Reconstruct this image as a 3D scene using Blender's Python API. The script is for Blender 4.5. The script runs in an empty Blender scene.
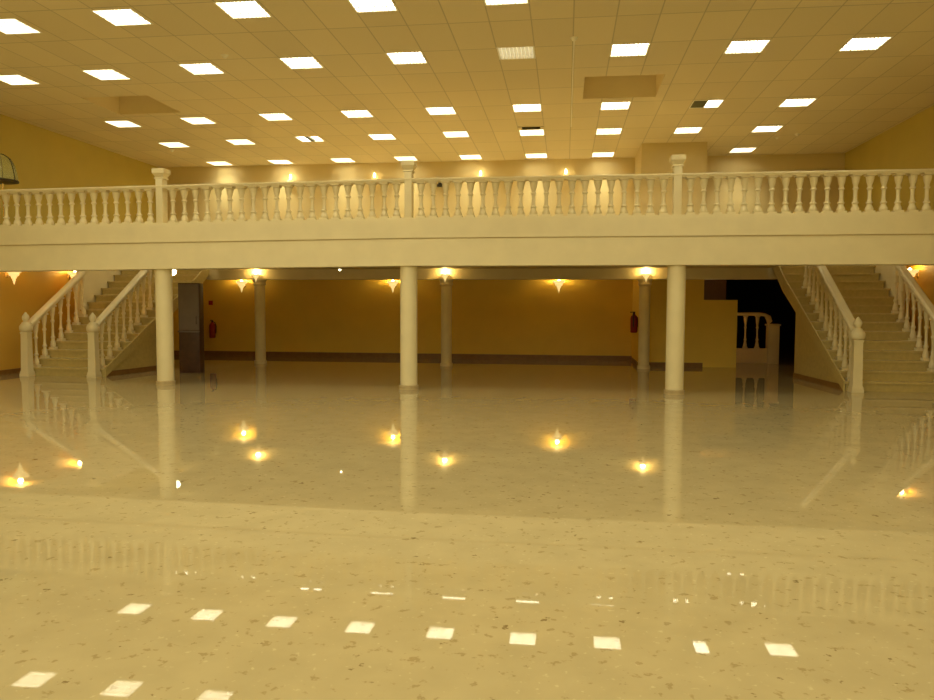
import bpy, bmesh, math, random
from mathutils import Vector, Matrix
random.seed(7)
C = bpy.context.scene
COL = C.collection
PI = math.pi

# ------------------------------------------------------------------ materials
def mat(name, base, rough=.5, metal=0., emit=None, strength=0., spec=.5, noise=0., nscale=6., alpha=1., trans=0.):
    m = bpy.data.materials.new(name); m.use_nodes = True
    nt = m.node_tree; b = nt.nodes['Principled BSDF']
    b.inputs['Base Color'].default_value = (*base, 1)
    b.inputs['Roughness'].default_value = rough
    b.inputs['Metallic'].default_value = metal
    b.inputs['Specular IOR Level'].default_value = spec
    b.inputs['Alpha'].default_value = alpha
    b.inputs['Transmission Weight'].default_value = trans
    if emit:
        b.inputs['Emission Color'].default_value = (*emit, 1)
        b.inputs['Emission Strength'].default_value = strength
    if noise:
        tc = nt.nodes.new('ShaderNodeTexCoord'); n = nt.nodes.new('ShaderNodeTexNoise')
        n.inputs['Scale'].default_value = nscale; n.inputs['Detail'].default_value = 4
        r = nt.nodes.new('ShaderNodeMapRange')
        r.inputs['From Min'].default_value = .3; r.inputs['From Max'].default_value = .7
        r.inputs['To Min'].default_value = 1 - noise; r.inputs['To Max'].default_value = 1 + noise * .3
        mx = nt.nodes.new('ShaderNodeVectorMath'); mx.operation = 'SCALE'
        mx.inputs[0].default_value = base
        nt.links.new(tc.outputs['Object'], n.inputs['Vector'])
        nt.links.new(n.outputs['Fac'], r.inputs['Value'])
        nt.links.new(r.outputs['Result'], mx.inputs['Scale'])
        nt.links.new(mx.outputs['Vector'], b.inputs['Base Color'])
    return m

LAMP = (1.0, .955, .645)
CANDLE = (1.0, .72, .26)
M = {}
M['cream'] = mat('cream_paint', (.77, .68, .43), .45, noise=.05, nscale=3)
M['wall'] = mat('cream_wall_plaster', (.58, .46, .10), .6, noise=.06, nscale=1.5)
M['lower'] = mat('ochre_wall_plaster', (.90, .665, .115), .55, noise=.06, nscale=1.5)
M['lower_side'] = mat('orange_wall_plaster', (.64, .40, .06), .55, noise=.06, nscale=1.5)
M['cream_wall'] = mat('pale_wall_plaster', (.68, .56, .28), .6, noise=.05, nscale=1.5)
M['soffit'] = mat('soffit_plaster', (.66, .53, .26), .6, noise=.05, nscale=2)
M['recess'] = mat('recess_board', (.80, .69, .44), .7, noise=.05, nscale=2)
M['base'] = mat('brown_skirting', (.25, .125, .03), .35, noise=.2, nscale=9)
M['tread'] = mat('stone_tread', (.58, .46, .19), .3, noise=.14, nscale=14)
M['riser'] = mat('stone_riser', (.53, .42, .16), .4, noise=.12, nscale=14)
M['plinth'] = mat('stone_plinth', (.50, .39, .21), .25, noise=.15, nscale=20)
M['panel'] = mat('lit_light_panel', (.9, .88, .8), .5, emit=(1., .95, .74), strength=6.)
M['panel_off'] = mat('unlit_light_panel', (.85, .82, .74), .35)
M['panel_dim'] = mat('faint_light_panel', (.85, .82, .74), .35, emit=(1., .93, .62), strength=.30)  # weak emission put in to brighten the dim fixture's stripes
M['white_metal'] = mat('white_painted_metal', (.9, .87, .78), .35)
M['black'] = mat('black_void_metal', (.015, .012, .008), .6)
M['greenblack'] = mat('dark_green_cavity', (.10, .10, .035), .6)
M['brass'] = mat('brass', (.75, .5, .16), .25, metal=1.)
M['shade'] = mat('lit_amber_glass', (.9, .7, .35), .2, emit=CANDLE, strength=.9)
M['bulb'] = mat('lit_bulb', (1, .9, .7), .3, emit=(1, .82, .45), strength=16.)
M['coolbulb'] = mat('lit_cool_bulb', (1, 1, .8), .3, emit=(1, .95, .55), strength=10.)
M['dimbulb'] = mat('lit_dim_bulb', (1, 1, .8), .3, emit=(1, .8, .4), strength=1.5)
M['red'] = mat('red_enamel', (.30, .012, .012), .3)
M['rubber'] = mat('black_rubber', (.02, .018, .016), .5)
M['grey'] = mat('grey_door_panel', (.16, .125, .12), .35, noise=.1, nscale=5)
M['darkwood'] = mat('dark_brown_wood', (.06, .022, .012), .4, noise=.3, nscale=8)
M['annex_dark'] = mat('unlit_annex_dark', (.030, .030, .032), .7)  # darkness of the unlit annex put into the wall colour
M['mauve'] = mat('mauve_paint', (.16, .10, .09), .6)
M['glass'] = mat('greenish_glass', (.62, .70, .35), .08, alpha=.35)
M['iron'] = mat('dark_iron', (.03, .018, .014), .5)

def ceiling_mat():
    m = bpy.data.materials.new('ceiling_tiles'); m.use_nodes = True
    nt = m.node_tree; b = nt.nodes['Principled BSDF']; b.inputs['Roughness'].default_value = .8
    N = nt.nodes.new; K = nt.links.new
    tc = N('ShaderNodeTexCoord'); sx = N('ShaderNodeSeparateXYZ'); K(tc.outputs['Object'], sx.inputs[0])
    def mth(op, a, bb=None):
        n = N('ShaderNodeMath'); n.operation = op
        for i, v in enumerate((a, bb)):
            if v is None: continue
            if isinstance(v, (int, float)): n.inputs[i].default_value = v
            else: K(v, n.inputs[i])
        return n.outputs[0]
    def line(v, off, per, w):
        u = mth('FRACT', mth('DIVIDE', mth('SUBTRACT', v, off), per))
        d = mth('ABSOLUTE', mth('SUBTRACT', u, .5))
        return mth('GREATER_THAN', d, .5 - w / per / 2)
    g = mth('MAXIMUM', line(sx.outputs[0], -.825 - .3, .6, .018), line(sx.outputs[1], 15.65, 1.15, .022))
    cx = mth('FLOOR', mth('DIVIDE', mth('SUBTRACT', sx.outputs[0], -1.125), .6))
    cy = mth('FLOOR', mth('DIVIDE', mth('SUBTRACT', sx.outputs[1], 15.65), 1.15))
    cb = N('ShaderNodeCombineXYZ'); K(cx, cb.inputs[0]); K(cy, cb.inputs[1])
    wn = N('ShaderNodeTexWhiteNoise'); wn.noise_dimensions = '2D'; K(cb.outputs[0], wn.inputs['Vector'])
    ns = N('ShaderNodeTexNoise'); ns.inputs['Scale'].default_value = 40; K(tc.outputs['Object'], ns.inputs['Vector'])
    f = mth('ADD', mth('ADD', .91, mth('MULTIPLY', wn.outputs['Value'], .07)), mth('MULTIPLY', ns.outputs['Fac'], .06))
    f = mth('MULTIPLY', f, mth('SUBTRACT', 1., mth('MULTIPLY', g, .30)))
    sc = N('ShaderNodeVectorMath'); sc.operation = 'SCALE'; sc.inputs[0].default_value = (.77, .67, .45); K(f, sc.inputs['Scale'])
    K(sc.outputs[0], b.inputs['Base Color'])
    return m
M['ceiling'] = ceiling_mat()

def floor_mat():
    m = bpy.data.materials.new('polished_terrazzo'); m.use_nodes = True
    nt = m.node_tree; b = nt.nodes['Principled BSDF']
    b.inputs['Roughness'].default_value = .02; b.inputs['IOR'].default_value = 1.5
    N = nt.nodes.new; K = nt.links.new
    tc = N('ShaderNodeTexCoord')
    def noise(scale, detail=3., rough=.5):
        n = N('ShaderNodeTexNoise'); n.inputs['Scale'].default_value = scale
        n.inputs['Detail'].default_value = detail; n.inputs['Roughness'].default_value = rough
        K(tc.outputs['Object'], n.inputs['Vector']); return n.outputs['Fac']
    def rng(v, a, c, d, e):
        r = N('ShaderNodeMapRange'); K(v, r.inputs['Value'])
        for k, x in zip(('From Min', 'From Max', 'To Min', 'To Max'), (a, c, d, e)): r.inputs[k].default_value = x
        return r.outputs['Result']
    def mix(fac, a, c):
        n = N('ShaderNodeMix'); n.data_type = 'RGBA'; K(fac, n.inputs['Factor'])
        for s, v in ((n.inputs[6], a), (n.inputs[7], c)):
            if isinstance(v, tuple): s.default_value = (*v, 1)
            else: K(v, s)
        return n.outputs[2]
    base = mix(rng(noise(3.5, 5.), .35, .65, 0, 1), (.43, .352, .188), (.47, .385, .208))
    light = mix(rng(noise(26., 2.), .64, .72, 0, .35), base, (.70, .60, .37))
    mid = mix(rng(noise(13., 3., .6), .61, .66, 0, .6), light, (.28, .20, .08))
    dark = mix(rng(noise(8.5, 4., .65), .655, .70, 0, .8), mid, (.16, .10, .035))
    K(dark, b.inputs['Base Color'])
    bp = N('ShaderNodeBump'); bp.inputs['Strength'].default_value = .0015; bp.inputs['Distance'].default_value = .02
    K(noise(2.2, 2.), bp.inputs['Height']); K(bp.outputs['Normal'], b.inputs['Normal'])
    return m
M['floor'] = floor_mat()

# ------------------------------------------------------------------ mesh helpers
class MB:
    def __init__(s): s.bm = bmesh.new()
    def box(s, x0, x1, y0, y1, z0, z1):
        v = [s.bm.verts.new((x, y, z)) for z in (z0, z1) for y in (y0, y1) for x in (x0, x1)]
        for f in ((0, 2, 3, 1), (4, 5, 7, 6), (0, 1, 5, 4), (2, 6, 7, 3), (0, 4, 6, 2), (1, 3, 7, 5)):
            s.bm.faces.new([v[i] for i in f])
        return s
    def bevel(s, w=.01, seg=2):
        bmesh.ops.bevel(s.bm, geom=list(s.bm.edges), offset=w, segments=seg, affect='EDGES', profile=.6)
        return s
    def lathe(s, prof, cx=0, cy=0, seg=16, a0=0., square=False):
        rings = []
        for r, z in prof:
            if r < 1e-5: rings.append([s.bm.verts.new((cx, cy, z))]); continue
            k = 1 / math.cos(PI / seg) if square else 1
            rings.append([s.bm.verts.new((cx + r * k * math.cos(a0 + 2 * PI * i / seg), cy + r * k * math.sin(a0 + 2 * PI * i / seg), z)) for i in range(seg)])
        for a, b in zip(rings, rings[1:]):
            if len(a) == 1 and len(b) == 1: continue
            for i in range(seg):
                j = (i + 1) % seg
                if len(a) == 1: s.bm.faces.new((a[0], b[j], b[i]))
                elif len(b) == 1: s.bm.faces.new((a[i], a[j], b[0]))
                else: s.bm.faces.new((a[i], a[j], b[j], b[i]))
        if len(rings[0]) > 1: s.bm.faces.new(rings[0][::-1])
        if len(rings[-1]) > 1: s.bm.faces.new(rings[-1])
        return s
    def loft(s, sections, caps=True):
        rings = [[s.bm.verts.new(p) for p in sec] for sec in sections]
        n = len(rings[0])
        for a, b in zip(rings, rings[1:]):
            for i in range(n):
                j = (i + 1) % n; s.bm.faces.new((a[i], a[j], b[j], b[i]))
        if caps: s.bm.faces.new(rings[0][::-1]); s.bm.faces.new(rings[-1])
        return s
    def tube(s, pts, r, seg=8):
        secs = []
        for i, p in enumerate(pts):
            p = Vector(p); d = (Vector(pts[min(i + 1, len(pts) - 1)]) - Vector(pts[max(i - 1, 0)])).normalized()
            u = d.orthogonal().normalized() if abs(d.x) > .9 or True else None
            ref = Vector((0, 0, 1)) if abs(d.z) < .95 else Vector((1, 0, 0))
            u = d.cross(ref).normalized(); w = d.cross(u).normalized()
            secs.append([p + r * (math.cos(2 * PI * k / seg) * u + math.sin(2 * PI * k / seg) * w) for k in range(seg)])
        return s.loft(secs)
    def sphere(s, c, r, seg=12):
        n = 7
        return s.lathe([(r * math.sin(PI * i / n) if 0 < i < n else 0, c[2] - r * math.cos(PI * i / n)) for i in range(n + 1)], c[0], c[1], seg)
    def poly(s, pts, flip=False):
        v = [s.bm.verts.new(p) for p in pts]
        s.bm.faces.new(v[::-1] if flip else v); return s

def world_of(o):
    v = Vector((0, 0, 0))
    while o: v = v + o.location; o = o.parent
    return v
def obj(name, mb, material, parent=None, smooth=True, local=False):
    bm = mb.bm
    bmesh.ops.recalc_face_normals(bm, faces=bm.faces)
    if parent and not local: bmesh.ops.translate(bm, verts=bm.verts, vec=-world_of(parent))
    me = bpy.data.meshes.new(name); bm.to_mesh(me); bm.free()
    me.materials.append(material)
    if smooth:
        for p in me.polygons: p.use_smooth = True
        me.set_sharp_from_angle(angle=math.radians(38))
    o = bpy.data.objects.new(name, me); COL.objects.link(o)
    if parent: o.parent = parent
    return o
def tag(o, label, cat, group=None):
    o['label'] = label; o['category'] = cat; o['kind'] = 'thing'
    if group: o['group'] = group
    return o
def thing(name, label, cat, loc=(0, 0, 0), group=None, rot=0):
    o = bpy.data.objects.new(name, None); COL.objects.link(o)
    o.location = loc; o.rotation_euler = (0, 0, rot); o.empty_display_size = .1
    return tag(o, label, cat, group)
def struct(name, mb, m, parent=None, smooth=False):
    o = obj(name, mb, m, parent, smooth); o['kind'] = 'structure'; return o
def dup(root, loc, label, rot=None, group=None):
    r = root.copy(); COL.objects.link(r); r.location = loc; r['label'] = label
    if rot is not None: r.rotation_euler = (0, 0, rot)
    if group: r['group'] = group
    for ch in list(root.children):
        c = ch.copy(); COL.objects.link(c); c.parent = r
        for g in list(ch.children):
            d = g.copy(); COL.objects.link(d); d.parent = c
    return r

# ------------------------------------------------------------------ the room's measures (metres, camera above the origin)
XL, XR = -12.1, 7.35            # side walls
YB, YK = 21.5, -18.0             # back wall, wall behind the camera
ZC = 5.62                       # ceiling
ZS, ZF = 2.45, 3.0              # balcony soffit and balcony floor
YF = 13.42                      # balcony front
COLX = (-7.63, -2.85, 1.93)     # front columns
POSTX = (-7.6, -2.83, 1.9)      # balustrade posts
HOLE_L, HOLE_R = (-11.62, -9.0), (4.75, 6.98)
HY0, HY1 = 13.95, 19.55

# ------------------------------------------------------------------ setting
struct('floor', MB().box(XL - .2, 9.2, YK - .2, 30.2, -.2, 0), M['floor'])

KX = {-5: -9.98, -4: -8.13, -3: -6.28, -2: -4.45, -1: -2.63, 0: -.825, 1: .97, 2: 2.78, 3: 4.56}
LIGHTS = [('F', -4, 10.40), ('F', -3, 10.27), ('F', -2, 10.21), ('F', -1, 10.20), ('F', 0, 10.16),
          ('A', -5, 12.85), ('A', -4, 12.76), ('A', -3, 12.64), ('A', -2, 12.53), ('A', -1, 12.49), ('A', 0, 12.45), ('A', 1, 12.52), ('A', 2, 12.59), ('A', 3, 12.67),
          ('B', -5, 16.24), ('B', -4, 16.15), ('B', -3, 16.02), ('B', -2, 15.97), ('B', -1, 15.93), ('B', 0, 15.90), ('B', 1, 15.94), ('B', 2, 16.00), ('B', 3, 16.11),
          ('C', -5, 18.50), ('C', -4, 18.37), ('C', -3, 18.23), ('C', -2, 18.21), ('C', -1, 18.14), ('C', 0, 18.16), ('C', 1, 18.24), ('C', 2, 18.34), ('C', 3, 18.39),
          ('D', -5, 21.08), ('D', -4, 21.05), ('D', -3, 21.0), ('D', -2, 20.96), ('D', -1, 20.94), ('D', 0, 20.96), ('D', 1, 21.00), ('D', 3, 20.80)]
HL = .30
holes = [(KX[k] - HL, KX[k] + HL, y - HL, y + HL) for r, k, y in LIGHTS]
REC = [(.30, 1.70, 13.88, 15.33), (-9.55, -8.15, 14.10, 15.42)]
VENT = (-1.12, -.52, 17.50, 17.84)
holes += REC + [VENT]
def ceiling_mesh():
    xs = sorted({XL, XR} | {round(h[i], 4) for h in holes for i in (0, 1)})
    ys = sorted({YK, YB} | {round(h[i], 4) for h in holes for i in (2, 3)})
    mb = MB(); vs = {}
    def v(i, j):
        if (i, j) not in vs: vs[i, j] = mb.bm.verts.new((xs[i], ys[j], ZC))
        return vs[i, j]
    for i in range(len(xs) - 1):
        for j in range(len(ys) - 1):
            cx, cy = (xs[i] + xs[i + 1]) / 2, (ys[j] + ys[j + 1]) / 2
            if any(a < cx < b and c < cy < d for a, b, c, d in holes): continue
            mb.bm.faces.new((v(i, j), v(i, j + 1), v(i + 1, j + 1), v(i + 1, j)))
    return mb
ceil = struct('ceiling', ceiling_mesh(), M['ceiling'])
struct('ceiling_slab', MB().box(XL - .2, XR + .2, YK - .2, YB + .2, ZC + .75, ZC + .85), M['recess'], ceil)
for x0, x1, y0, y1 in REC:
    mb = MB(); h = .45
    mb.poly([(x0, y1, ZC), (x1, y1, ZC), (x1, y1, ZC + h), (x0, y1, ZC + h)])
    mb.poly([(x0, y0, ZC), (x0, y0, ZC + h), (x1, y0, ZC + h), (x1, y0, ZC)])
    mb.poly([(x0, y0, ZC), (x0, y1, ZC), (x0, y1, ZC + h), (x0, y0, ZC + h)])
    mb.poly([(x1, y0, ZC), (x1, y0, ZC + h), (x1, y1, ZC + h), (x1, y1, ZC)])
    mb.poly([(x0, y0, ZC + h), (x0, y1, ZC + h), (x1, y1, ZC + h), (x1, y0, ZC + h)])
    struct('ceiling_recess', mb, M['recess'], ceil)

SY = 13.5
wl = MB().box(XL - .2, XL, YK, SY, 0, ZC + .8); wl.box(XL - .2, XL, SY, YB, 2.72, ZC + .8); struct('wall_left', wl, M['wall'])
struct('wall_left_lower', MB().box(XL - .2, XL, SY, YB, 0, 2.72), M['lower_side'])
wr = MB().box(XR, XR + .2, YK, SY, 0, ZC + .8); wr.box(XR, XR + .2, SY, YB, 2.72, ZC + .8); struct('wall_right', wr, M['wall'])
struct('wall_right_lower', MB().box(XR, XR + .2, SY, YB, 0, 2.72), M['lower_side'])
struct('wall_front', MB().box(XL - .2, XR + .2, YK - .2, YK, 0, ZC + .8), M['wall'])
PX0, PX1, PY = 1.86, 3.46, 19.65          # the shaft that stands out of the back wall
struct('wall_back_lower', MB().box(XL - .2, PX0, YB, YB + .2, 0, 2.72), M['lower'])
wb = MB().box(XL - .2, PX0, YB, YB + .2, 2.72, ZC + .8)
wb.box(PX0, XR + .2, YB, YB + .2, ZS, ZC + .8)
struct('wall_back', wb, M['cream_wall'])
struct('wall_shaft', MB().box(PX0, PX1, PY, YB + .2, 2.72, ZC), M['cream_wall'])
struct('wall_shaft_lower', MB().box(PX0, PX1, PY, YB + .2, 0, 2.72), M['lower'])
struct('wall_partition', MB().box(PX1, 4.28, PY, PY + .14, 0, 1.70), M['lower'])
# dark room behind the opening beside the right stairs
struct('wall_annex_back', MB().box(3.0, 9.2, 30.0, 30.2, 0, ZS), M['annex_dark'])
struct('wall_annex_left', MB().box(3.26, 3.46, YB + .2, 30.0, 0, ZS), M['annex_dark'])
struct('wall_annex_right', MB().box(9.0, 9.2, YB, 30.0, 0, ZS), M['annex_dark'])
struct('ceiling_annex', MB().box(3.0, 9.2, YB + .2, 30.2, ZS, ZS + .1), M['annex_dark'])
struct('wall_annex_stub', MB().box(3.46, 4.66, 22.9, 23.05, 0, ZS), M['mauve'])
struct('wall_annex_side', MB().box(XR + .2, 9.0, YB, YB + .2, 0, ZS), M['annex_dark'])

bh = .11
struct('baseboard_back', MB().box(XL, PX0, YB - .025, YB, 0, bh + .03), M['base'])
struct('baseboard_left', MB().box(XL, XL + .025, YK, YB - .025, 0, bh), M['base'])
struct('baseboard_right', MB().box(XR - .025, XR, YK, YB, 0, bh), M['base'])
struct('baseboard_shaft', MB().box(PX0, PX1, PY - .025, PY, 0, bh), M['base'])
struct('baseboard_shaft_side', MB().box(PX0 - .025, PX0, PY - .025, YB - .025, 0, bh), M['base'])

# balcony: slab with two stairwells, front beam in two bands
bf = MB()
bf.box(HOLE_L[1], HOLE_R[0], YF + .2, YB, ZS, ZF)
bf.box(XL, HOLE_L[1], YF + .2, HY0, ZS, ZF); bf.box(HOLE_R[0], XR, YF + .2, HY0, ZS, ZF)
bf.box(XL, HOLE_L[1], HY1, YB, ZS, ZF); bf.box(HOLE_R[0], XR, HY1, YB, ZS, ZF)
bf.box(XL, HOLE_L[0], HY0, HY1, ZS, ZF); bf.box(HOLE_R[1], XR, HY0, HY1, ZS, ZF)
struct('balcony_floor', bf, M['soffit'])
def sag(x): return -.0095 * max(0., POSTX[1] - x)
def long_bar(y0, y1, z0, z1):
    sec = lambda x: [(x, y0, z0 + sag(x)), (x, y1, z0 + sag(x)), (x, y1, z1 + sag(x)), (x, y0, z1 + sag(x))]
    return MB().loft([sec(XL), sec(POSTX[1]), sec(XR)])
struct('balcony_beam', long_bar(YF + .03, YF + .42, 2.26, 2.742), M['cream'])
struct('balcony_fascia', long_bar(YF + .018, YF + .40, 2.758, 3.08), M['cream'])
struct('balcony_shadow_joint', long_bar(YF + .05, YF + .40, 2.74, 2.76), M['soffit'])
struct('rear_beam', MB().box(-9.3, 5.0, 18.76, 19.1, 2.19, ZS), M['cream'])

# ------------------------------------------------------------------ columns
def column(x, y, r, top, label, plinth):
    t = thing('round_column', label, 'column', (x, y, 0), 'front columns' if r > .14 else 'rear columns')
    sh = MB().lathe([(r, .085), (r, top)], x, y, 32); obj('shaft', sh, M['cream'], t)
    obj('plinth', MB().lathe([(r + .025, 0), (r + .025, .075), (r + .01, .085)], x, y, 32), M[plinth], t)
    if r < .14:
        obj('capital', MB().lathe([(r, top - .16), (r + .03, top - .13), (r + .03, top - .10), (r + .015, top - .08), (r + .05, top - .0)], x, y, 32), M['cream'], t)
for x, l in zip(COLX, ('thick cream round column under the balcony front, close to the tall dark cabinet',
                       'thick cream round column under the middle of the balcony front',
                       'thick cream round column under the balcony front, before the low partition')):
    column(x, 13.65, .157, 2.26 - .0095 * max(0., -2.83 - x), l, 'plinth')
for x, l in zip((-7.92, -2.98, 1.93), ('slim cream rear column under the beam, nearest the tall dark cabinet',
                                      'slim cream rear column in the middle of the lower hall, star-bright lamp at its top',
                                      'slim cream rear column standing close before the projecting shaft wall')):
    column(x, 18.93, .135, 2.19, l, 'cream')

# ------------------------------------------------------------------ balcony balustrade
def baluster_mb(h, w=1.0, seg=12):
    P = [(.075, 0), (.075, .05), (.062, .06), (.07, .10), (.058, .15), (.043, .20), (.040, .235), (.055, .255), (.055, .28), (.036, .30), (.030, .40),
         (.030, .52), (.034, .60), (.050, .625), (.050, .65), (.034, .67), (.038, .72), (.055, .80), (.070, .93), (.062, .95), (.075, .96), (.075, 1.0)]
    mb = MB(); mb.lathe([(r * w, z * h) for r, z in P[2:-2]], seg=seg)
    a = .075 * w
    mb.box(-a, a, -a, a, 0, .055 * h); mb.box(-a, a, -a, a, .955 * h, h)
    return mb
BY = 13.58
bal = thing('balcony_balustrade', 'long cream balustrade along the front edge of the balcony', 'balustrade', (0, BY, 3.08))
def rail_profile(x, y, z0, z1, w):
    h = z1 - z0
    return [(x, y - w, z0), (x, y - w * 1.0, z0 + h * .3), (x, y - w * 1.18, z0 + h * .45), (x, y - w * 1.18, z0 + h * .8), (x, y - w * .8, z1),
            (x, y + w * .8, z1), (x, y + w * 1.18, z0 + h * .8), (x, y + w * 1.18, z0 + h * .45), (x, y + w, z0 + h * .3), (x, y + w, z0)]
obj('top_rail', MB().loft([rail_profile(x, BY, 3.77 + sag(x), 3.832 + sag(x), .085) for x in (XL, POSTX[1], XR)]), M['cream'], bal)
obj('bottom_rail', long_bar(BY - .10, BY + .10, 3.08, 3.125), M['cream'], bal)
post_x = list(POSTX)
proto = None
edges = [XL + .12] + post_x + [XR - .05]
for a, b in zip(edges, edges[1:]):
    n = round((b - a) / .2285)
    for i in range(n):
        if i == 0 and a != edges[0]: continue
        x = a + (b - a) * i / n
        if proto is None:
            proto = obj('baluster', baluster_mb(.645), M['cream'], bal, local=True); o = proto
        else:
            o = proto.copy(); COL.objects.link(o); o.parent = bal
        o.location = (x, 0, .045 + sag(x))
for x in post_x:
    p = MB().box(x - .068, x + .068, BY - .095, BY + .095, 3.09, 3.94).bevel(.008)
    bmesh.ops.translate(p.bm, verts=p.bm.verts, vec=(0, 0, .005 + sag(x)))
    po = obj('post', p, M['cream'], bal)
    c = MB(); c.lathe([(.075, 3.94), (.095, 3.945), (.095, 3.965), (.078, 3.975), (.088, 4.00), (.108, 4.03), (.115, 4.045), (.122, 4.05), (.122, 4.125), (.10, 4.14)], x, BY, 4, PI / 4, True)
    bmesh.ops.translate(c.bm, verts=c.bm.verts, vec=(0, 0, .005 + sag(x)))
    obj('cap', c, M['cream'], po)

# ------------------------------------------------------------------ stairs and their railings
RISE, RUN, NR = ZF / 17, .278, 17
def stairs(label, xo, xi, splay, y0, side):
    """xo outer edge, xi inner edge at the foot; side +1 when the inner edge has the larger x."""
    t = thing('staircase', label, 'stairs', ((xo + xi) / 2, y0, 0), 'twin staircases')
    inner = lambda y: xi + splay * max(0, min(y, y0 + 3.2) - y0)
    yend = 17.1
    under = lambda y: 0 if y <= yend + .001 else 1.42 + (y - yend) * RISE / RUN
    body = MB()
    for i in range(NR - 1):
        ya, yb = y0 + i * RUN, y0 + (i + 1) * RUN
        top = (i + 1) * RISE - .035
        segs = [(ya, yb)] if not ya < yend < yb else [(ya, yend), (yend + .002, yb)]
        for p, q in segs:
            zb0, zb1 = under(p), under(q)
            xa, xb = inner(p), inner(q)
            body.loft([[(xo, p, zb0), (xa, p, zb0), (xa, p, top), (xo, p, top)], [(xo, q, zb1), (xb, q, zb1), (xb, q, top), (xo, q, top)]])
    obj('stair_body', body, M['riser'], t, smooth=False)
    sk = MB(); e = .02 * side
    sk.loft([[(inner(y0), y0 + .05, 0), (inner(y0) + e, y0 + .05, 0), (inner(y0) + e, y0 + .05, bh), (inner(y0), y0 + .05, bh)],
             [(inner(yend), yend, 0), (inner(yend) + e, yend, 0), (inner(yend) + e, yend, bh), (inner(yend), yend, bh)]])
    obj('skirting', sk, M['base'], t, smooth=False)
    for i in range(NR - 1):
        ya, yb = y0 + i * RUN - .03, y0 + (i + 1) * RUN
        z = (i + 1) * RISE
        e = .025 * side
        s = MB().loft([[(xo - e, ya, z - .035), (inner(ya) + e, ya, z - .035), (inner(ya) + e, ya, z), (xo - e, ya, z)],
                       [(xo - e, yb, z - .035), (inner(yb) + e, yb, z - .035), (inner(yb) + e, yb, z), (xo - e, yb, z)]])
        obj('tread', s, M['tread'], t, smooth=False)
    nose = lambda y: RISE * (1 + (y - y0 + .03) / RUN)
    st = MB(); e = .026 * side; secs = []
    for y in (y0 - .03, y0 + 3.2, y0 + 4.3):
        x = inner(y); zb = max(.0, nose(y) - .33)
        secs.append([(x + e, y, zb), (x + e * 2, y, zb), (x + e * 2, y, nose(y) + .012), (x + e, y, nose(y) + .012)])
    obj('stringer', st.loft(secs), M['riser'], t, smooth=False)
    # solid wall beside the upper steps
    w = MB(); x0, x1 = sorted((xo - .12 * side, xo - .004 * side - .025 * side))
    w.box(x0, x1, 16.85, 19.5, 0, 2.99)
    struct('wall_stair_left' if side > 0 else 'wall_stair_right', w, M['cream'])
    return inner

def railing(label, xf, y0, ylast, newel_y):
    """xf(y) is the rail's line; one thing with newel, handrail, balusters."""
    t = thing('stair_railing', label, 'railing', (xf(newel_y), newel_y, 0), 'stair railings')
    x, y = xf(newel_y), newel_y
    nm = MB()
    nm.box(x - .105, x + .105, y - .105, y + .105, 0, .06)
    nm.lathe([(.098, .06), (.098, .09), (.084, .13), (.074, .90), (.084, .93), (.084, .95)], x, y, 4, PI / 4, True)
    nm.lathe([(.08, .95), (.115, .97), (.13, 1.0), (.13, 1.06), (.115, 1.09), (.09, 1.12), (.075, 1.15), (.05, 1.165)], x, y, 20)
    no = obj('newel_post', nm, M['cream'], t)
    obj('finial', MB().lathe([(.045, 1.16), (.045, 1.18), (.068, 1.22), (.072, 1.26), (.058, 1.30), (.03, 1.335), (.018, 1.36), (0, 1.37)], x, y, 16), M['cream'], no)
    slope = RISE / RUN
    rz = lambda yy: 1.03 + slope * (yy - newel_y)
    prof = lambda yy: [(xf(yy) + dx, yy, rz(yy) + dz) for dx, dz in ((-.06, -.06), (-.07, -.02), (-.085, 0), (-.085, .04), (-.05, .075), (.05, .075), (.085, .04), (.085, 0), (.07, -.02), (.06, -.06))]
    obj('handrail', MB().loft([prof(newel_y + .08), prof(ylast)]), M['cream'], t)
    i = 0
    while True:
        yy = y0 + RUN * (i + .55)
        if yy > ylast - .05: break
        zb = (i + 1) * RISE + .001
        h = rz(yy) - .045 - zb
        if h > .15 and yy > newel_y + .15:
            mb = baluster_mb(h, .86, 10)
            bmesh.ops.translate(mb.bm, verts=mb.bm.verts, vec=(xf(yy), yy, zb))
            obj('baluster', mb, M['cream'], t)
        i += 1
    return t
Y0L, Y0R = 14.90, 14.58
innerL = stairs('stone stairs rising from the dark-cabinet end of the hall behind the balcony', -11.53, -9.72, .14, Y0L, 1)
innerR = stairs('stone stairs rising beside the dark opening with the low balustrade', 6.92, 5.13, -.075, Y0R, -1)
railing('cream stair railing closest to the wall with two lit sconces', lambda y: -11.40, Y0L, 16.84, 14.76)
railing('cream stair railing beside the column next to the dark cabinet', lambda y: -9.86, Y0L, 17.6, 14.76)
railing('cream stair railing with full newel in view beside the dark opening', lambda y: 5.25, Y0R, 17.6, 14.44)
railing('cream stair railing climbing toward the wall with the single orange sconce', lambda y: 6.79, Y0R, 16.84, 14.44)

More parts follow.
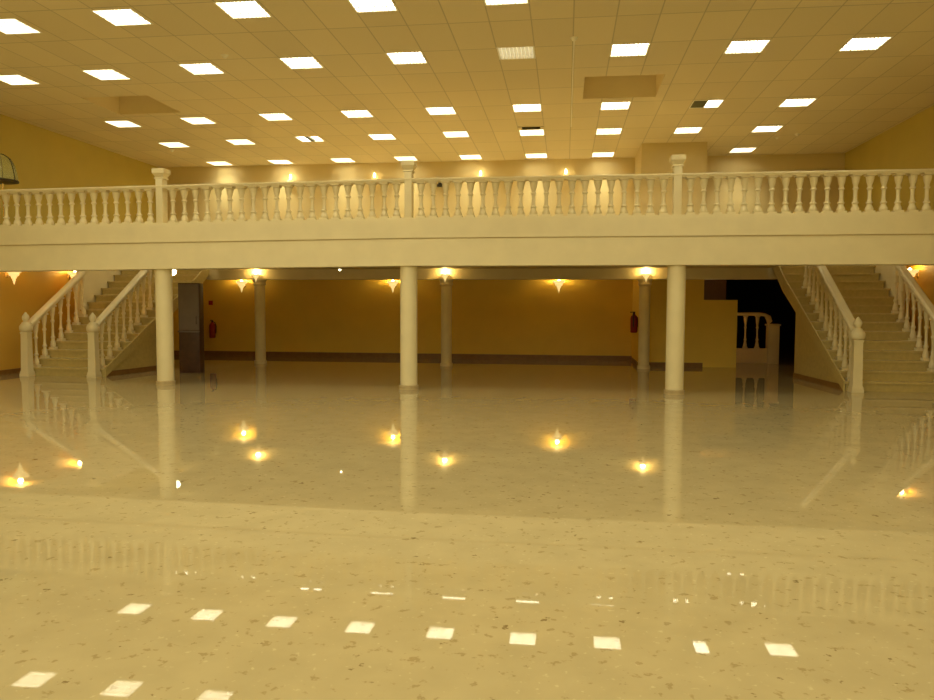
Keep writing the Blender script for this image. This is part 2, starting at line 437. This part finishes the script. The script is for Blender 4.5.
# ------------------------------------------------------------------ ceiling lights
lampdata = bpy.data.lights.new('panel_lamp', 'AREA')
lampdata.shape = 'SQUARE'; lampdata.size = .5; lampdata.energy = 5.0; lampdata.color = LAMP; lampdata.spread = math.radians(112)
washdata = lampdata.copy(); washdata.name = 'wall_wash_lamp'; washdata.energy = 10.; washdata.spread = math.radians(92); washdata.size = .44
def add_lamp(x, y, parent=None, data=lampdata):
    o = bpy.data.objects.new('panel_lamp', data); COL.objects.link(o)
    if parent: o.parent = parent; o.location = (0, 0, -.012)
    else: o.location = (x, y, ZC - .015)
    return o
def housing_mb(h=.07):
    mb = MB(); a, b = HL, HL - .022
    for (x0, x1, y0, y1) in ((-a, -b, -a, a), (b, a, -a, a), (-b, b, -a, -b), (-b, b, b, a)):
        mb.box(x0, x1, y0, y1, -.004, h)
    mb.box(-a, a, -a, a, h, h + .01)
    return mb
def louver_mb():
    mb = MB(); b = HL - .022
    for i in range(1, 10): x = -b + 2 * b * i / 10; mb.box(x - .003, x + .003, -b, b, 0, .028)
    for i in range(1, 4): y = -b + 2 * b * i / 4; mb.box(-b, b, y - .006, y + .006, 0, .020)
    return mb
ROWS = {'F': 'topmost row of the ceiling', 'A': 'row before the balcony edge', 'B': 'row beyond the two recesses',
        'C': 'row with the black vent', 'D': 'row along the back wall'}
ORD = ('first', 'second', 'third', 'fourth', 'fifth', 'sixth', 'seventh', 'eighth', 'ninth')
b = HL - .024
def fixture(label, panel, x, y, group='ceiling lights', extra=None):
    t = thing('ceiling_light', label, 'ceiling light', (x, y, ZC), group)
    obj('housing', housing_mb(), M['white_metal'], t, False, True)
    for (x0, x1, m) in panel:
        dim = m == 'panel_dim'; mb = MB(); ns = 9 if dim else max(1, round((x1 - x0) / .14)); w = (x1 - x0) / ns
        for q in range(ns): mb.box(x0 + q * w + .014, x0 + (q + 1) * w - .014, -b, b, .002 if dim else .042, .055)
        obj('light_panel', mb, M[m], t, False, True)
    return t
lit = None
counts = {}
for r, k, y in LIGHTS:
    n = counts[r] = counts.get(r, 0) + 1
    x = KX[k]
    label = 'white square ceiling light, %s from the left in the %s' % (ORD[n - 1], ROWS[r])
    if (r, k) == ('A', 0):
        t = fixture('faintly glowing louvred ceiling light with pale stripes, the only dim one', [(-b, b, 'panel_dim')], x, y)
    elif (r, k) == ('B', 2):
        t = fixture('half lit ceiling light with a dark greenish open half', [(.0, b, 'panel'), (-b, -.01, 'greenblack')], x, y)
        obj('divider', MB().box(-.010, .0, -b, b, .0, .055), M['white_metal'], t, False, True)
        obj('cavity_cover', MB().box(-b, -.011, -b, b, .004, .012), M['greenblack'], t, False, True)
        add_lamp(0, 0, t)
    elif (r, k) == ('C', -3):
        t = fixture('ceiling light split in two lit strips by a dark gap', [(-b, -.06, 'panel'), (.03, b, 'panel')], x, y)
        obj('gap_cover', MB().box(-.06, .03, -b, b, .0, .04), M['greenblack'], t, False, True)
        add_lamp(0, 0, t)
    elif lit is None:
        lit = fixture(label, [(-b, b, 'panel')], x, y)
        obj('louver', louver_mb(), M['white_metal'], lit, False, True)
        add_lamp(0, 0, lit)
    else:
        t = dup(lit, (x, y, ZC), label)
        if r == 'D':
            for ch in t.children:
                if ch.type == 'LIGHT': ch.data = washdata
# the rows over the hall behind the camera
halldata = bpy.data.lights.new('hall_lamp', 'AREA')
halldata.shape = 'SQUARE'; halldata.size = 1.1; halldata.energy = 33.; halldata.color = LAMP
for i in range(11):
    for k in (-5, -3, -1, 1, 3): add_lamp(KX[k], 8.0 - 2.4 * i, data=halldata)

v = thing('ceiling_vent', 'black open ceiling vent touching a light in the rear half of the ceiling', 'vent', (-.82, 17.67, ZC))
mb = MB(); w, d = .298, .168
for q in ((-w, -w + .09, -d, d), (w - .09, w, -d, d), (-w, w, -d, -d + .02), (-w, w, d - .02, d)): mb.box(*q, -.012, .15)
obj('frame', mb, M['recess'], v, False, True)
obj('cavity', MB().box(-w, w, -d, d, .14, .15), M['black'], v, False, True)
mb = MB()
for i in range(5): mb.box(-w + .02, w - .02, -.12 + i * .055, -.112 + i * .055, .0, .05)
obj('slats', mb, M['black'], v, False, True)

sens = None
for x, y, l in ((-5.56, 11.99, 'tiny ceiling detector between two lights, farthest forward of the small white dots'),
                (.09, 11.85, 'small white ceiling detector at the end of the thin conduit'),
                (-10.37, 19.10, 'small white ceiling detector near the wall above the cabinet-side stairs'),
                (5.40, 19.00, 'small white ceiling detector beyond the last lights, closer to the bare wall'),
                (5.02, 19.28, 'small dark-looking ceiling detector beside the last light of its row')):
    if sens is None:
        sens = thing('smoke_detector', l, 'detector', (x, y, ZC), 'ceiling detectors')
        obj('base_ring', MB().lathe([(.055, -.012), (.06, 0)], seg=20), M['white_metal'], sens, True, True)
        obj('sensor_head', MB().lathe([(0, -.05), (.025, -.048), (.042, -.03), (.045, -.012)], seg=20), M['white_metal'], sens, True, True)
    else: dup(sens, (x, y, ZC), l)
tag(obj('ceiling_conduit', MB().tube([(.09, 11.95, ZC - .012), (.09, 17.6, ZC - .012)], .012), M['white_metal']),
    'thin straight conduit running along the ceiling past a recess', 'conduit')

# ------------------------------------------------------------------ sconces
scl = bpy.data.lights.new('sconce_lamp', 'POINT'); scl.energy = 11.; scl.color = CANDLE; scl.shadow_soft_size = .05
def sconce_parts(t, power=True):
    plate = MB().lathe([(0, 0), (.055, 0), (.06, .012), (.04, .022), (0, .024)], seg=20)
    bmesh.ops.rotate(plate.bm, verts=plate.bm.verts, cent=(0, 0, 0), matrix=Matrix.Rotation(PI / 2, 3, 'X'))
    obj('back_plate', plate, M['brass'], t, True, True)
    obj('arm', MB().tube([(0, -.02, 0), (0, -.08, -.03), (0, -.14, -.02)], .01), M['brass'], t, True, True)
    sh = MB(); prof = [(.17, .12), (.165, .09), (.14, .06), (.105, .045), (.105, .03), (.10, .0), (.075, -.025), (.055, -.035), (.055, -.06), (.035, -.085)]
    sh.lathe([(r, z) for r, z in prof] , 0, -.175, 20)
    top = [f for f in sh.bm.faces if len(f.verts) == 20 and f.calc_center_median().z > .1]
    bmesh.ops.delete(sh.bm, geom=top, context='FACES')
    s = obj('lamp_shade', sh, M['shade'], t, True, True)
    obj('drop_finial', MB().lathe([(.03, -.082), (.035, -.11), (.02, -.14), (.022, -.155), (.008, -.19), (0, -.22)], 0, -.175, 12), M['shade'], t, True, True)
    obj('bulb', MB().sphere((0, -.175, .13), .035), M['bulb'], t, True, True)
    l = bpy.data.objects.new('sconce_lamp', scl); COL.objects.link(l); l.parent = t; l.location = (0, -.175, .20)
G = 'lower hall wall sconces'
sc = thing('wall_sconce', 'lit tiered wall sconce on the back wall, just beside the slim column near the cabinet', 'sconce', (-9.48, YB, 2.10), G)
sconce_parts(sc)
for x, y, z, rot, l in ((-4.92, YB, 2.10, 0, 'lit tiered wall sconce on the back wall, beside the middle thick column'),
                        (-.18, YB, 2.11, 0, 'lit tiered wall sconce alone on the back wall between the middle and partition-side columns'),
                        (XL, 15.12, 2.17, PI / 2, 'lit wall sconce above the newel at the outermost stair foot'),
                        (XL, 17.2, 2.20, PI / 2, 'lit wall sconce half hidden at the top of the wall-side stair railing'),
                        (XR, 17.0, 2.20, -PI / 2, 'orange lit sconce high on the wall beside the bare-wall staircase'),
                        (-7.92, 18.93 - .138, 2.245, 0, 'bright lamp at the top of the slim column near the cabinet'),
                        (-2.98, 18.93 - .138, 2.245, 0, 'bright lamp at the top of the middle slim column'),
                        (1.93, 18.93 - .138, 2.245, 0, 'bright lamp at the top of the slim column by the shaft wall')):
    o = dup(sc, (x, y, z), l, rot)
    if 18 < y < 19: o.scale = (.62, .62, .62)
    if x == XR:
        for ch in o.children:
            if ch.type == 'LIGHT': ch.data = scl.copy(); ch.data.energy = 4.
o = dup(sc, (PX1, 20.7, 1.33), 'lit wall sconce low behind the partition in the dark opening', PI / 2)
for ch in o.children:
    if ch.type == 'LIGHT': ch.data = scl.copy(); ch.data.energy = 7.; ch.data.color = (1, .55, .16)
# upstairs candle sconces
def candle(label, x, z, first=[None]):
    if first[0] is None:
        t = thing('candle_sconce', label, 'sconce', (x, YB, z), 'upper wall candle sconces'); first[0] = t
        plate = MB().lathe([(0, 0), (.05, 0), (.05, .015), (0, .02)], seg=16)
        bmesh.ops.rotate(plate.bm, verts=plate.bm.verts, cent=(0, 0, 0), matrix=Matrix.Rotation(PI / 2, 3, 'X'))
        obj('back_plate', plate, M['brass'], t, True, True)
        obj('arm', MB().tube([(0, -.01, 0), (0, -.06, -.04), (0, -.12, -.02), (0, -.12, .03)], .011), M['brass'], t, True, True)
        obj('lamp_shade', MB().lathe([(.06, -.06), (.085, .0), (.075, .09), (.06, .10)], 0, -.13, 14), M['shade'], t, True, True)
        obj('candle_bulb', MB().lathe([(.02, .10), (.032, .15), (.026, .20), (0, .25)], 0, -.13, 12), M['bulb'], t, True, True)
    else: dup(first[0], (x, YB, z), label)
for x, l in ((-7.96, 'lit candle sconce on the upper back wall, farthest from the projecting shaft'), (-5.46, 'small lit orange candle sconce on the upper back wall, just before the middle balustrade post'),
             (-2.40, 'small lit candle sconce on the upper back wall, just past the middle balustrade post'), (-.02, 'small lit candle sconce on the upper back wall, nearest the projecting shaft')):
    candle(l, x, 5.08)
# globe and spot under the balcony
t = thing('globe_lamp', 'greenish-white globe lamp hanging under the balcony beside the thick column', 'lamp', (-8.02, 14.7, ZS))
obj('cap', MB().lathe([(.05, ZS - .03), (.05, ZS)], -8.02, 14.7, 16), M['brass'], t)
obj('stem', MB().lathe([(.012, ZS - .17), (.012, ZS - .03)], -8.02, 14.7, 10), M['brass'], t)
obj('globe', MB().sphere((-8.02, 14.7, ZS - .235), .075, 16), M['coolbulb'], t)
t = thing('ceiling_spot', 'dim small spot lamp under the balcony between two thick columns', 'lamp', (-5.14, 16.9, ZS))
obj('rim', MB().lathe([(.07, ZS - .02), (.085, ZS)], -5.14, 16.9, 20), M['white_metal'], t)
obj('spot_body', MB().lathe([(.035, ZS - .09), (.055, ZS - .07), (.055, ZS - .02)], -5.14, 16.9, 16), M['white_metal'], t)
obj('bulb', MB().sphere((-5.14, 16.9, ZS - .10), .028), M['coolbulb'], t)

# ------------------------------------------------------------------ loose things
t = thing('tall_cabinet', 'tall dark cabinet with a grey upper door beside the stairs', 'cabinet', (-8.36, 16.15, 0))
x0, x1, y0, y1 = -8.62, -8.12, 16.0, 16.22
obj('carcass', MB().box(x0, x1, y0 + .02, y1, 0, 2.02).bevel(.006), M['darkwood'], t)
d1 = obj('upper_door', MB().box(x0 + .01, x1 - .01, y0, y0 + .02, .97, 2.0).bevel(.004), M['grey'], t); d1['label'] = 'grey upper door'
obj('handle', MB().tube([(x1 - .06, y0 - .025, 1.1), (x1 - .06, y0 - .025, 1.28)], .007).box(x1 - .065, x1 - .055, y0 - .025, y0, 1.11, 1.12).box(x1 - .065, x1 - .055, y0 - .025, y0, 1.26, 1.27), M['iron'], d1)
d2 = obj('lower_door', MB().box(x0 + .01, x1 - .01, y0, y0 + .02, .06, .91).bevel(.004), M['darkwood'], t)
s = obj('ledge', MB().box(x0, x1, y0 - .03, y0 + .02, .92, .955).bevel(.004), M['grey'], t); s['label'] = 'pale ledge between the doors'

def extinguisher(x, y, zc, label, side=False):
    t = thing('fire_extinguisher', label, 'fire extinguisher', (x, y, zc), 'fire extinguishers')
    z = zc - .27
    bracket = MB().box(x - .02, x + .02, y - .03, y, z + .15, z + .40)
    obj('bracket', bracket, M['iron'], t)
    cy = y - .10
    obj('cylinder_body', MB().lathe([(.0, z), (.075, z + .005), (.09, z + .03), (.09, z + .38), (.075, z + .43), (.035, z + .46), (.03, z + .48)], x, cy, 24), M['red'], t)
    obj('valve', MB().box(x - .02, x + .02, cy - .02, cy + .02, z + .48, z + .52).box(x - .015, x + .015, cy - .10, cy + .03, z + .52, z + .54), M['iron'], t)
    obj('hose', MB().tube([(x, cy - .02, z + .50), (x + .10, cy - .03, z + .47), (x + .13, cy - .03, z + .36), (x + .12, cy - .02, z + .15)], .014), M['rubber'], t)
    if side: t.rotation_euler.z = -PI / 2
extinguisher(-10.45, YB, .80, 'red fire extinguisher on the back wall just past the dark cabinet')
extinguisher(PX0, 19.82, 1.12, 'dark red fire extinguisher seen edge-on beside the slim column by the shaft wall', True)
t = tag(obj('wall_sign', MB().box(-10.60, -10.47, YB - .012, YB, 1.52, 1.65).bevel(.003), M['red']), 'small plain red sign above the fire extinguisher past the cabinet', 'sign')
t = thing('wall_speaker', 'small dark box speaker on the upper back wall behind the balustrade', 'speaker', (-3.55, YB, 4.99))
obj('speaker_box', MB().box(-3.65, -3.45, YB - .14, YB, 4.90, 5.08).bevel(.01), M['iron'], t)
obj('front_grille', MB().box(-3.64, -3.46, YB - .15, YB - .139, 4.91, 5.07), M['rubber'], t)

# bell lamp on the balcony at the far end of the balustrade
lx, ly = -11.48, 14.25
t = thing('floor_lamp', 'greenish glass bell-shaded lamp with a dark rim above the balustrade end', 'lamp', (lx, ly, ZF))
obj('base', MB().lathe([(.15, ZF), (.15, ZF + .02), (.03, ZF + .05)], lx, ly, 24), M['iron'], t)
for dx in (-.06, .06): obj('pole', MB().tube([(lx + dx, ly, ZF + .02), (lx + dx, ly, 4.06)], .012), M['brass'], t)
shp = [(.33, 4.06), (.325, 4.15), (.30, 4.28), (.26, 4.42), (.20, 4.52), (.10, 4.58), (.03, 4.60)]
gm = MB().lathe(shp, lx, ly, 32); bmesh.ops.delete(gm.bm, geom=[f for f in gm.bm.faces if len(f.verts) == 32], context='FACES')
sh = obj('glass_shade', gm, M['glass'], t)
obj('rim', MB().lathe([(.335, 4.03), (.345, 4.05), (.335, 4.07)], lx, ly, 32), M['iron'], t)
for k in range(6):
    a = 2 * PI * k / 6
    obj('rib', MB().tube([(lx + (r + .004) * math.cos(a), ly + (r + .004) * math.sin(a), z) for r, z in shp], .009, 6), M['iron'], sh)

# low balustrade in the dark opening
t = thing('low_balustrade', 'short low balustrade with three balusters in the dark opening', 'balustrade', (5.0, 21.3, 0))
obj('low_wall', MB().box(4.28, 5.42, 21.22, 21.38, 0, .40).bevel(.01), M['cream'], t)
pts = [(4.28, 21.3, 1.33), (5.22, 21.3, 1.33), (5.36, 21.3, 1.31), (5.45, 21.3, 1.24), (5.50, 21.3, 1.10)]
secs = [[(x + (.06 * dz / .05 if i > 2 else 0), y + dy, z + dz) for dy, dz in ((-.07, -.045), (-.07, .02), (-.03, .045), (.03, .045), (.07, .02), (.07, -.045))] for i, (x, y, z) in enumerate(pts)]
obj('top_rail', MB().loft(secs), M['cream'], t)
for x in (4.55, 4.86, 5.17):
    mb = baluster_mb(.89, .75, 12); bmesh.ops.translate(mb.bm, verts=mb.bm.verts, vec=(x, 21.3, .40)); obj('baluster', mb, M['cream'], t)
n = obj('newel_post', MB().box(5.42, 5.70, 21.10, 21.40, 0, 1.02).bevel(.008), M['cream'], t)
obj('cap', MB().box(5.39, 5.73, 21.07, 21.43, 1.02, 1.07).bevel(.01), M['cream'], n)

# ------------------------------------------------------------------ world, camera, colour
w = bpy.data.worlds.new('World'); C.world = w; w.use_nodes = True
w.node_tree.nodes['Background'].inputs['Color'].default_value = (0, 0, 0, 1)
w.node_tree.nodes['Background'].inputs['Strength'].default_value = 0
yaw, pitch, roll = math.radians(-7.38), math.radians(-3.47), math.radians(.2)
fw = Vector((math.sin(yaw) * math.cos(pitch), math.cos(yaw) * math.cos(pitch), math.sin(pitch)))
rt = Vector((math.cos(yaw), -math.sin(yaw), 0)); up = rt.cross(fw)
r2 = rt * math.cos(roll) + up * math.sin(roll); u2 = up * math.cos(roll) - rt * math.sin(roll)
cam = bpy.data.cameras.new('camera'); co = bpy.data.objects.new('camera', cam); COL.objects.link(co)
mw = Matrix((( r2.x, u2.x, -fw.x, 0), (r2.y, u2.y, -fw.y, 0), (r2.z, u2.z, -fw.z, 1.57), (0, 0, 0, 1)))
co.matrix_world = mw
cam.sensor_width = 36; cam.lens = 755 / 934 * 36; cam.clip_end = 100
C.camera = co
C.view_settings.view_transform = 'Standard'; C.view_settings.look = 'None'
C.view_settings.exposure = 0; C.view_settings.gamma = 1
C.cycles.max_bounces = 10; C.cycles.diffuse_bounces = 7
